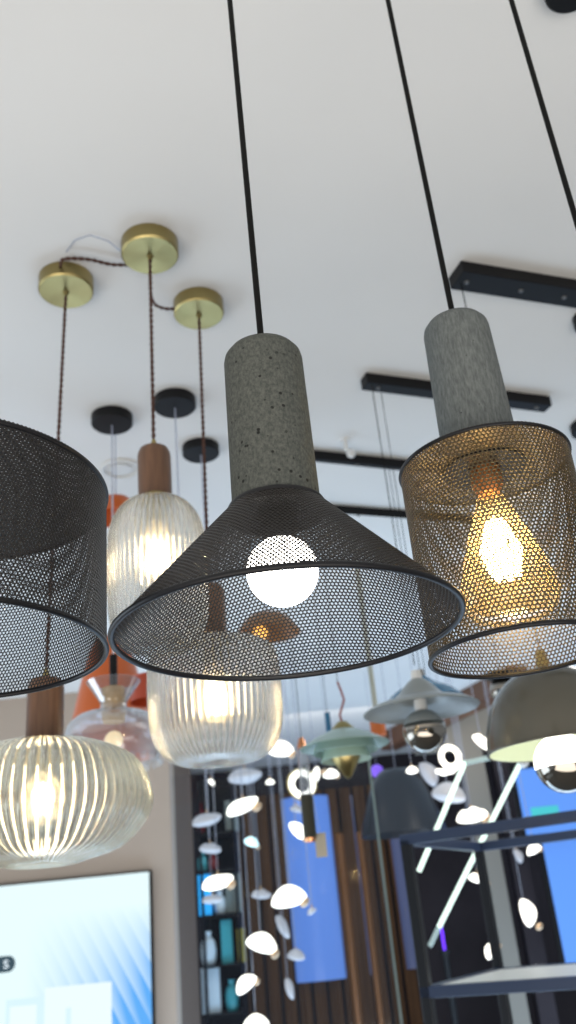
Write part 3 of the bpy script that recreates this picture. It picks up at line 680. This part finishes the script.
birds = [ # x, y, w, tilt, lit, kind, depth, label
 (281,749,26,.1,1,1,3.6,'glowing white petal hugging the lower right of the barrel glass'),
 (211,782,8,.8,1,1,4.0,'tiny glowing petal at upper left of the hanging cluster'),
 (270,782,9,0,1,1,4.0,'tiny round glowing petal below the barrel glass'),
 (245,775,34,0,0,0,4.1,'flat unlit petal directly under the barrel glass'),
 (243,805,34,-.3,1,0,3.6,'glowing bird-shaped porcelain light with a rounded back, below the barrel glass'),
 (207,819,30,-.1,0,0,3.9,'unlit grey porcelain bird nearest the beige wall edge'),
 (210,848,22,.15,0,2,3.9,'small unlit porcelain bird above the glowing one by the wall edge'),
 (251,842,16,.4,2,1,4.2,'pale cyan glowing petal in the centre of the left cluster'),
 (296,829,20,.9,1,1,3.7,'glowing upright petal left of the black spotlight barrel'),
 (296,809,13,.3,0,1,4.0,'small unlit petal above the upright glowing one'),
 (218,881,32,-.15,1,0,3.6,'glowing porcelain bird over the cyan patch beside the wall edge'),
 (212,899,20,0,0,2,4.0,'unlit petal just below the glowing bird by wall edge'),
 (289,897,36,-.12,1,1,3.5,'wide glowing gold-edged petal in front of the blue panel'),
 (261,894,20,.1,0,2,4.0,'dim petal left of the wide gold-edged one'),
 (312,911,10,-.5,0,1,3.6,'small gold-brown petal right of the wide gold-edged one'),
 (261,943,32,.35,1,1,3.2,'largest round glowing porcelain bird with raised tail'),
 (281,925,24,1.2,0,0,4.0,'dim upright leaf above the largest round bird'),
 (296,955,18,.2,0,1,3.8,'unlit pointed petal before the blue panel bottom'),
 (247,983,24,-.6,1,1,3.5,'glowing tilted petal under the largest round bird'),
 (288,987,20,1.4,0,0,3.75,'unlit upright leaf over the timber slats'),
 (256,1023,26,0,1,1,3.5,'glowing petal cut by the bottom edge'),
 (316,775,20,-1.1,1,0,3.9,'glowing slanted petal right of the ring light'),
 (331,774,16,0,1,1,4.2,'glowing small petal beneath the sage green pendant'),
 (481,741,22,.8,1,2,3.6,'glowing petal left of the taupe dome'),
 (412,770,12,0,1,1,3.9,'small round glowing petal under the mirrored bulb'),
 (427,772,26,1.1,0,1,3.7,'unlit upright petal beside the curled ring light'),
 (448,793,34,.25,0,1,3.6,'wide unlit grey petal behind the left slanted tube'),
 (472,815,32,-.1,1,2,3.5,'glowing scalloped petal above the shelf rail between slanted tubes'),
 (478,878,20,.3,1,2,3.5,'glowing petal between the two dark shelf posts'),
 (534,849,16,-.4,1,1,3.6,'glowing petal just under the shelf rail at right'),
 (517,855,14,1.2,0,1,3.8,'unlit petal just under the shelf rail at right'),
 (525,910,26,1.45,1,1,3.6,'oval upright petal in front of the right blue screen edge'),
 (492,949,18,-.9,1,1,3.5,'glowing petal low down above the glass shelf'),
]
cache = {}
for (x, y, wpx, tilt, lit, kind, d, lab) in birds:
    q = P(x, y, d); s = wpx*d/F
    t = thing('petal_light', lab+'', 'pendant light', q, 'porcelain petal lights on clear cords')
    t['category'] = 'pendant light'
    key = (kind, lit)
    if key not in cache:
        o = MB().add(*petal_mesh(kind)).build('petal', [M_SHELL, M_SHELLIT, M_SHELCY][lit], t, ang=70); cache[key] = o
    else:
        o = cache[key].copy(); COL.objects.link(o); o.parent = t
    o.scale = (s, s, s); o.rotation_euler = (random.uniform(-.3, .3), tilt, 0); o.location = (0, 0, -s*.1)
    MB().sweep([(0, 0, s*.1), (0, 0, CEIL-q.z)], .0016, 6).build('cord', M_STRING, t)
    if lit and wpx > 14:
        gl = MB().lathe([(max(1e-4, math.sin(PI*k/8)*.11), -math.cos(PI*k/8)*.16) for k in range(9)], 12).build('gold_leaf', M_GOLDEN, t)
        gl.scale = (s, s, s); gl.location = (s*.42, -s*.05, -s*.22-s*.4*math.sin(tilt)); gl.rotation_euler = (.2, .9, 0)
    MB().lathe([(.0025, s*.16+.02), (.004, s*.14), (1e-4, s*.1)], 10).build('gold_clip', M_GOLDEN, t)
for (x, y, r, d, lab) in ((302, 784, 11, 3.7, 'glowing ring light behind the glass neck of the spotlight'), (450, 757, 9.5, 3.5, 'glowing curled ring light right of the mirrored bulb')):
    q = P(x, y, d); R_ = r*d/F
    t = thing('ring_light', lab, 'pendant light', q, 'round ring lights')
    o = MB().torus(R_, R_*.3, (0, 0, 0), 40, 10).build('ring', M_SHELLIT, t); o.rotation_euler = (PI/2, .2, .3)
    if x > 400: MB().sweep([(-R_*1.7, 0, -R_*1.25), (-R_*1.0, 0, -R_*1.5), (0, 0, -R_*1.35), (R_*.7, 0, -R_*.9)], [R_*.2, R_*.35, R_*.35, R_*.25], 10).build('tail', M_SHELLIT, t)
    else: MB().torus(R_*1.35, R_*.1, (0, 0, 0), 40, 8).build('gold_hoop', M_BRASS, t).rotation_euler = (PI/2, .2, .3)
    cord(t, CEIL-q.z, .0015, M_STRING, z0=R_)

# ================================================================== SLANTED TUBES MODELLING CEILING LIGHTS REFLECTED IN GLASS
def seg(a, b, d0, d1): return [P(a[0], a[1], d0), P(b[0], b[1], d1)]
base = P(465, 762, 3.2)
t = thing('reflected_tubes', 'two slanted glowing tubes joined at top by a dim one, modelling ceiling lights reflected in glass', 'reflection', base)
rel = lambda L_: [p-base for p in L_]
MB().sweep(rel(seg((465, 762), (419, 871), 3.2, 3.2)), .0085, 12).build('tube', M_NEON, t)
MB().sweep(rel(seg((521, 762), (439, 927), 3.2, 3.2)), .0085, 12).build('tube', M_NEON, t)
MB().sweep(rel(seg((438, 929), (430, 946), 3.2, 3.2)), .0085, 12).build('dim_tube', M_NEOND, t)
MB().sweep(rel(seg((465, 763), (521, 751), 3.2, 3.2)), .0085, 12).build('dim_tube', M_NEOND, t)
globe(tuple(P(523, 762, 3.2)-base), .02, 20).build('joint', M_WHITE, t)
MB().sweep([(0, 0, 0), (0, 0, CEIL-base.z)], .0012, 6).build('cord', M_STRING, t)

# ================================================================== DISPLAY RACK (lower right)
TL = P(406, 840, 2.5); TR = onz(576, 816, TL.z); zl = Zat(TL, 992)
u = TR-TL; u.z = 0; u.normalize(); v = Vector((-u.y, u.x, 0))     # v points away from the camera
t = thing('display_rack', 'black metal display rack with a white lower shelf at bottom right', 'display rack', (TL.x, TL.y, 0))
t.matrix_world = Matrix.Translation((TL.x, TL.y, 0)) @ Matrix((u, v, Vector((0, 0, 1)))).transposed().to_4x4()
M_RAIL = mat('blue_lit_rail_metal', (.035, .055, .11), .3, .2); M_RACK = mat('black_post_metal', (.006, .008, .012), .3, .2)  # blue light on the black rails is put into the rail colour
LW, DP, s = 1.15, .62, .028
def post(x, y): MB().box((x, y, TL.z/2), (s, s, TL.z)).build('post', M_RACK, t, smooth=False, bevel=.002)
for x in (0, LW):
    for y in (0, DP): post(x, y)
for z in (TL.z, zl):
    for y in (0, DP): MB().box((LW/2, y, z), (LW+s, s, s)).build('rail', M_RAIL, t, smooth=False, bevel=.002)
    for x in (0, LW): MB().box((x, DP/2, z), (s, DP, s)).build('rail', M_RAIL, t, smooth=False, bevel=.002)
MB().box((LW/2, DP/2, zl+.006), (LW-.02, DP-.02, .01)).build('shelf', mat('white_lacquer_shelf', (.75, .75, .7), .4), t, smooth=False)

# ================================================================== SCREEN ON THE LEFT WALL
c1 = ony(151, 870, 4.56); hgt, wid = 1.0, 1.75
t = thing('wall_screen', 'large bright screen with pale blue diagonal stripes on the beige wall', 'screen', (c1.x-wid/2, 4.575, c1.z-hgt))
MB().box((0, 0, hgt/2), (wid, .05, hgt)).build('bezel', M_BLACK, t, smooth=False, bevel=.003)
m = bpy.data.materials.new('screen_picture'); m.use_nodes = True; N, L = m.node_tree.nodes, m.node_tree.links
N.remove(N['Principled BSDF']); e = N.new('ShaderNodeEmission'); e.inputs[1].default_value = 1.0; L.new(e.outputs[0], N['Material Output'].inputs[0])
tc = N.new('ShaderNodeTexCoord'); sp = N.new('ShaderNodeSeparateXYZ'); L.new(tc.outputs['Object'], sp.inputs[0])
def MA(op, a, b=None, c=None):
    n = N.new('ShaderNodeMath'); n.operation = op
    for i, v_ in enumerate((a, b, c)):
        if v_ is None: continue
        if isinstance(v_, (int, float)): n.inputs[i].default_value = v_
        else: L.new(v_, n.inputs[i])
    return n.outputs[0]
# x: -.875..+.875, z: 0..1 (top 1). blue grows to the lower right, with sharp-edged diagonal stripes
X_, Z_ = sp.outputs[0], sp.outputs[2]
low = MA('MULTIPLY_ADD', Z_, -1.0, .86)                        # 0 near top
diag = MA('ADD', MA('MULTIPLY', X_, 1.0), MA('MULTIPLY', Z_, .55))
saw = MA('FRACT', MA('MULTIPLY', diag, 15.0))
basef = MA('MULTIPLY', MA('MAXIMUM', low, 0), MA('MAXIMUM', MA('MULTIPLY_ADD', X_, 1.9, -.55), 0)) 
amt = MA('MULTIPLY', basef, MA('MULTIPLY_ADD', saw, .9, .75)); amt.node.use_clamp = True
amt2 = MA('MULTIPLY', amt, 1.9); amt2.node.use_clamp = True
rp = N.new('ShaderNodeValToRGB'); rp.color_ramp.elements[0].color = (.80, .97, 1, 1); rp.color_ramp.elements[1].color = (.12, .42, .92, 1)
L.new(amt2, rp.inputs[0]); L.new(rp.outputs[0], e.inputs[0])
MB().box((0, -.0265, hgt/2), (wid-.016, .002, hgt-.016)).build('picture', m, t, smooth=False)
M_POD = mat('screen_white', (0, 0, 0), .5, emit=(.80, .92, 1), es=1.0); M_PODS = mat('screen_pale_blue', (0, 0, 0), .5, emit=(.66, .86, 1), es=1.0)
def scr(x0, y0, x1, y1, m, name, dy, chamfer=.012):
    a, b = ony(x0, y0, 4.545), ony(x1, y1, 4.545); o_ = t.location
    z0, z1 = b.z-o_.z, a.z-o_.z; xx0, xx1 = a.x-o_.x, b.x-o_.x
    return MB().box(((xx0+xx1)/2, dy, (z0+z1)/2), (xx1-xx0, .001, z1-z0)).build(name, m, t, smooth=False)
scr(6, 1000, 50, 1100, M_PODS, 'pictured_block', -.0285); scr(10, 1007, 34, 1100, M_POD, 'pictured_block', -.0292)
scr(45, 988, 112, 1100, M_POD, 'pictured_block', -.0295); scr(66, 1008, 70, 1100, M_PODS, 'pictured_block', -.0302)
pa, pb = ony(-30, 964, 4.545), ony(8, 964, 4.545); zz = pb.z-t.location.z; x1_ = pb.x-t.location.x; hh = .034; ws = pb.x-pa.x
pill = MB(); pts = [(x1_+hh*math.cos(a)*1.0, 0, zz+hh*math.sin(a)) for a in [PI/2-PI*k/16 for k in range(17)]]+[(x1_-ws, 0, zz-hh), (x1_-ws, 0, zz+hh)]
n = len(pts); pill.add([(x, -.031, z) for x, _, z in pts]+[(x, -.0322, z) for x, _, z in pts], [tuple(range(n)), tuple(range(2*n-1, n-1, -1))]+[(k, (k+1) % n, n+(k+1) % n, n+k) for k in range(n)])
pl = pill.build('pictured_badge', mat('screen_dark_teal', (0, 0, 0), .5, emit=(.02, .055, .08), es=1), t, smooth=False)
fc = bpy.data.curves.new('badge_letter', 'FONT'); fc.body = 's'; fc.size = .075; fc.extrude = .0004; fc.align_x = 'CENTER'
fo = bpy.data.objects.new('badge_letter', fc); COL.objects.link(fo); fo.parent = pl; fo.location = (x1_-.008, -.033, zz-.017); fo.rotation_euler = (PI/2, 0, 0); fc.materials.append(M_POD)
bpy.context.view_layer.update(); me = bpy.data.meshes.new_from_object(fo); lo = bpy.data.objects.new('pictured_letter', me); COL.objects.link(lo); lo.parent = pl; lo.location = fo.location; lo.rotation_euler = fo.rotation_euler; bpy.data.objects.remove(fo)

# ================================================================== FAR BACKGROUND
def rect_at(x0, y0, x1, y1, Y):
    a, b = ony(x0, y0, Y), ony(x1, y1, Y); return min(a.x, b.x), max(a.x, b.x), min(a.z, b.z), max(a.z, b.z)
M_BLUEP = mat('blue_lit_panel', (.1, .2, .5), .12, emit=(.09, .19, .55), es=.85)
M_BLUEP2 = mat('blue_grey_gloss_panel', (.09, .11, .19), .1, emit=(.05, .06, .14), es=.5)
def curved_panel(x0, x1, y0, y1, Y, m, label):
    a0, a1, z0, z1 = rect_at(x0, y0, x1, y1, Y); R_ = (a1-a0)/2*1.02; n = 24; th = .006
    V, Fc = [], []
    for k in range(n+1):
        an = PI+PI*k/n
        for rr in (R_, R_-th):
            for z in (0, z1-z0): V.append((rr*math.cos(an), rr*.55*math.sin(an), z))
    for k in range(n):
        o = k*4; Fc += [(o, o+4, o+5, o+1), (o+2, o+3, o+7, o+6), (o, o+2, o+6, o+4), (o+1, o+5, o+7, o+3)]
    Fc += [(0, 1, 3, 2), (n*4, n*4+2, n*4+3, n*4+1)]
    o = MB().add(V, Fc).build('curved_panel', m, loc=((a0+a1)/2, Y, z0)); return tag(o, label, 'display panel', 'curved glossy panels before the timber wall')
curved_panel(282, 346, 800, 978, BACKY-.068, M_BLUEP, 'wide curved blue glowing panel in front of the timber slats')
curved_panel(350, 372, 795, 975, BACKY-.068, M_BLUEP2, 'narrow curved blue-grey panel between the blue panel and glass edge')
curved_panel(384, 420, 790, 968, BACKY-.068, M_BLUEP2, 'curved blue-grey panel just left of the display rack')
# copper coloured poles
for (x, wd, lab) in ((352, .07, 'tall copper-brown pole right of the curved blue panel'), (374, .05, 'slim copper-brown pole beside the clear glass edge')):
    a = ony(x, 960, 6.45); o = MB().lathe([(1e-4, 0), (wd/2, 0), (wd/2, 2.15), (1e-4, 2.15)], 24).build('pole', mat('copper_brown_pole', (.2, .085, .03), .25, .4), loc=(a.x, 6.45, 0)); tag(o, lab, 'pole')
# clear glass screen whose edge shows as a pale line
q = P(385, 900, 3.0)
t = thing('glass_screen', 'tall clear glass screen with pale green edge before the timber wall', 'glass screen', (q.x, q.y, 0))
MB().box((-.35, 0, 1.05), (.7, .008, 2.1)).build('glass_pane', thin_glass('screen_glass', (.95, .97, .98), .02, (.5, .6, .8), .008), t, smooth=False)
MB().box((.004, 0, 1.05), (.008, .012, 2.1)).build('pane_edge', mat('green_glass_edge', (.2, .27, .26), .2), t, smooth=False)
# dark cabinet with bright wares behind the bird lights
x0, x1, z0, z1 = rect_at(196, 775, 246, 1030, 6.4)
t = thing('display_cabinet', 'dark open display cabinet behind the hanging bird lights', 'cabinet', (x0, 6.4, 0))
wc = x1-x0; hc_ = ony(230, 772, 6.4).z
cb = MB().box((.006, .15, hc_/2), (.012, .34, hc_)).box((wc-.006, .15, hc_/2), (.012, .34, hc_)).box((wc/2, .31, hc_/2), (wc, .02, hc_)).box((wc/2, .15, hc_-.02), (wc, .34, .04)).build('carcass', mat('near_black_cabinet', (.006, .006, .009), .6, **{'Specular IOR Level': .08}), t, smooth=False)
shelves = [ony(220, yy, 6.4).z for yy in (832, 870, 915, 966, 1015)]
for z in shelves: MB().box((wc/2, .15, z), (wc-.024, .3, .015)).build('shelf', M_BLACK, t, smooth=False)
def ware(x, row, wpx, h, shape, m, lab, cat, grp='bright wares in the dark cabinet'):
    z = shelves[row]+.0075; a = ony(x, 900, 6.42); ww = wpx*6.6/F
    if shape == 'box': o = MB().box((0, 0, h/2), (ww, .06, h)).build('gift_box', m, bevel=.004, smooth=False, loc=(a.x, 6.48, z))
    else: o = MB().lathe(smoothprof([(1e-4, 0), (ww*.35, 0), (ww*.5, h*.35), (ww*.42, h*.7), (ww*.2, h*.85), (ww*.26, h)], 5), 28).build('vase', m, loc=(a.x, 6.48, z))
    tag(o, lab, cat, grp)
cy_ = mat('cyan_glow_box', (.02, .35, .8), .3, emit=(.02, .32, .75), es=1.0); tl = mat('teal_glaze', (.07, .45, .52), .2); pw = mat('pale_blue_glaze', (.75, .9, 1), .25); dr = mat('dark_red_glaze', (.18, .01, .015), .25); gg = mat('grey_green_glaze', (.2, .26, .26), .4)  # cyan box is given a glow of its own to look bright
ware(204, 2, 11, .25, 'box', cy_, 'cyan box with added glow on the cabinet shelf beside the wall edge', 'box')
ware(219, 2, 11, .14, 'vase', pw, 'pale blue vase next to the cyan box', 'vase')
ware(233, 2, 14, .24, 'box', gg, 'grey-green box on the shelf behind the glowing birds', 'box')
ware(205, 3, 14, .2, 'vase', pw, 'pale blue vase on the middle cabinet shelf', 'vase')
ware(224, 3, 10, .26, 'box', tl, 'teal box on the middle cabinet shelf', 'box')
ware(238, 3, 7, .2, 'box', mat('olive_yellow_box', (.35, .3, .03), .5), 'thin olive yellow box on the middle cabinet shelf', 'box')
ware(206, 4, 16, .26, 'box', pw, 'pale blue box on the lower cabinet shelf', 'box')
ware(226, 4, 12, .18, 'vase', tl, 'teal vase on the lower cabinet shelf', 'vase')
ware(203, 1, 9, .12, 'vase', tl, 'small teal vase on the upper cabinet shelf', 'vase')
ware(214, 1, 10, .1, 'vase', dr, 'dark red vase on the upper cabinet shelf', 'vase')
ware(203, 0, 8, .2, 'vase', dr, 'dark red vase on the topmost cabinet shelf', 'vase')
ware(236, 0, 12, .2, 'box', gg, 'grey-green box on the topmost cabinet shelf', 'box')
# blue screens on the right
def bluescreen(x0, y0, x1, y1, Y, lab, stripe=None):
    a0, a1, z0, z1 = rect_at(x0, y0, x1, y1, Y)
    t = thing('wall_screen', lab, 'screen', ((a0+a1)/2, Y, z0), 'blue screens on the right')
    MB().box((0, .02, (z1-z0)/2), (a1-a0+.05, .04, z1-z0+.05)).build('bezel', M_BLACK, t, smooth=False)
    MB().box((0, -.004, (z1-z0)/2), (a1-a0, .006, z1-z0)).build('picture', mat('blue_picture', (.05, .15, .4), .15, emit=(.11, .26, .72), es=.8), t, smooth=False)
    if stripe:
        b0, b1, c0, c1_ = rect_at(*stripe, Y); MB().box(((b0+b1)/2-(a0+a1)/2, -.009, (c0+c1_)/2-z0), (b1-b0, .002, c1_-c0)).build('pictured_stripe', mat('turquoise_picture', (0, .2, .2), .3, emit=(.06, .42, .45), es=1), t, smooth=False)
bluescreen(514, 770, 640, 824, 5.5, 'blue screen with turquoise patch beneath the taupe dome', (530, 808, 560, 818))
bluescreen(541, 838, 640, 965, 5.6, 'tall blue screen seen through the display rack')
# dark monitor with purple glow
a0, a1, z0, z1 = rect_at(440, 928, 446, 950, 5.8)
o = MB().lathe([(1e-4, 0), ((a1-a0)/2, 0), ((a1-a0)/2, z1-z0), (1e-4, z1-z0)], 16).build('purple_light_stick', mat('purple_tube', (.1, 0, .3), .3, emit=(.14, .04, 1), es=1.6), loc=((a0+a1)/2, 5.8, z0)); tag(o, 'short vertical purple light stick seen inside the rack', 'light')
o = MB().lathe([(1e-4, 0), (.09, 0), (.09, .02), (.02, .03), (.02, z0-.03), (.04, z0-.001), (1e-4, z0-.001)], 24).build('light_stand', M_BLACK, loc=((a0+a1)/2, 5.8, 0)); tag(o, 'black stand carrying the purple light stick', 'stand')
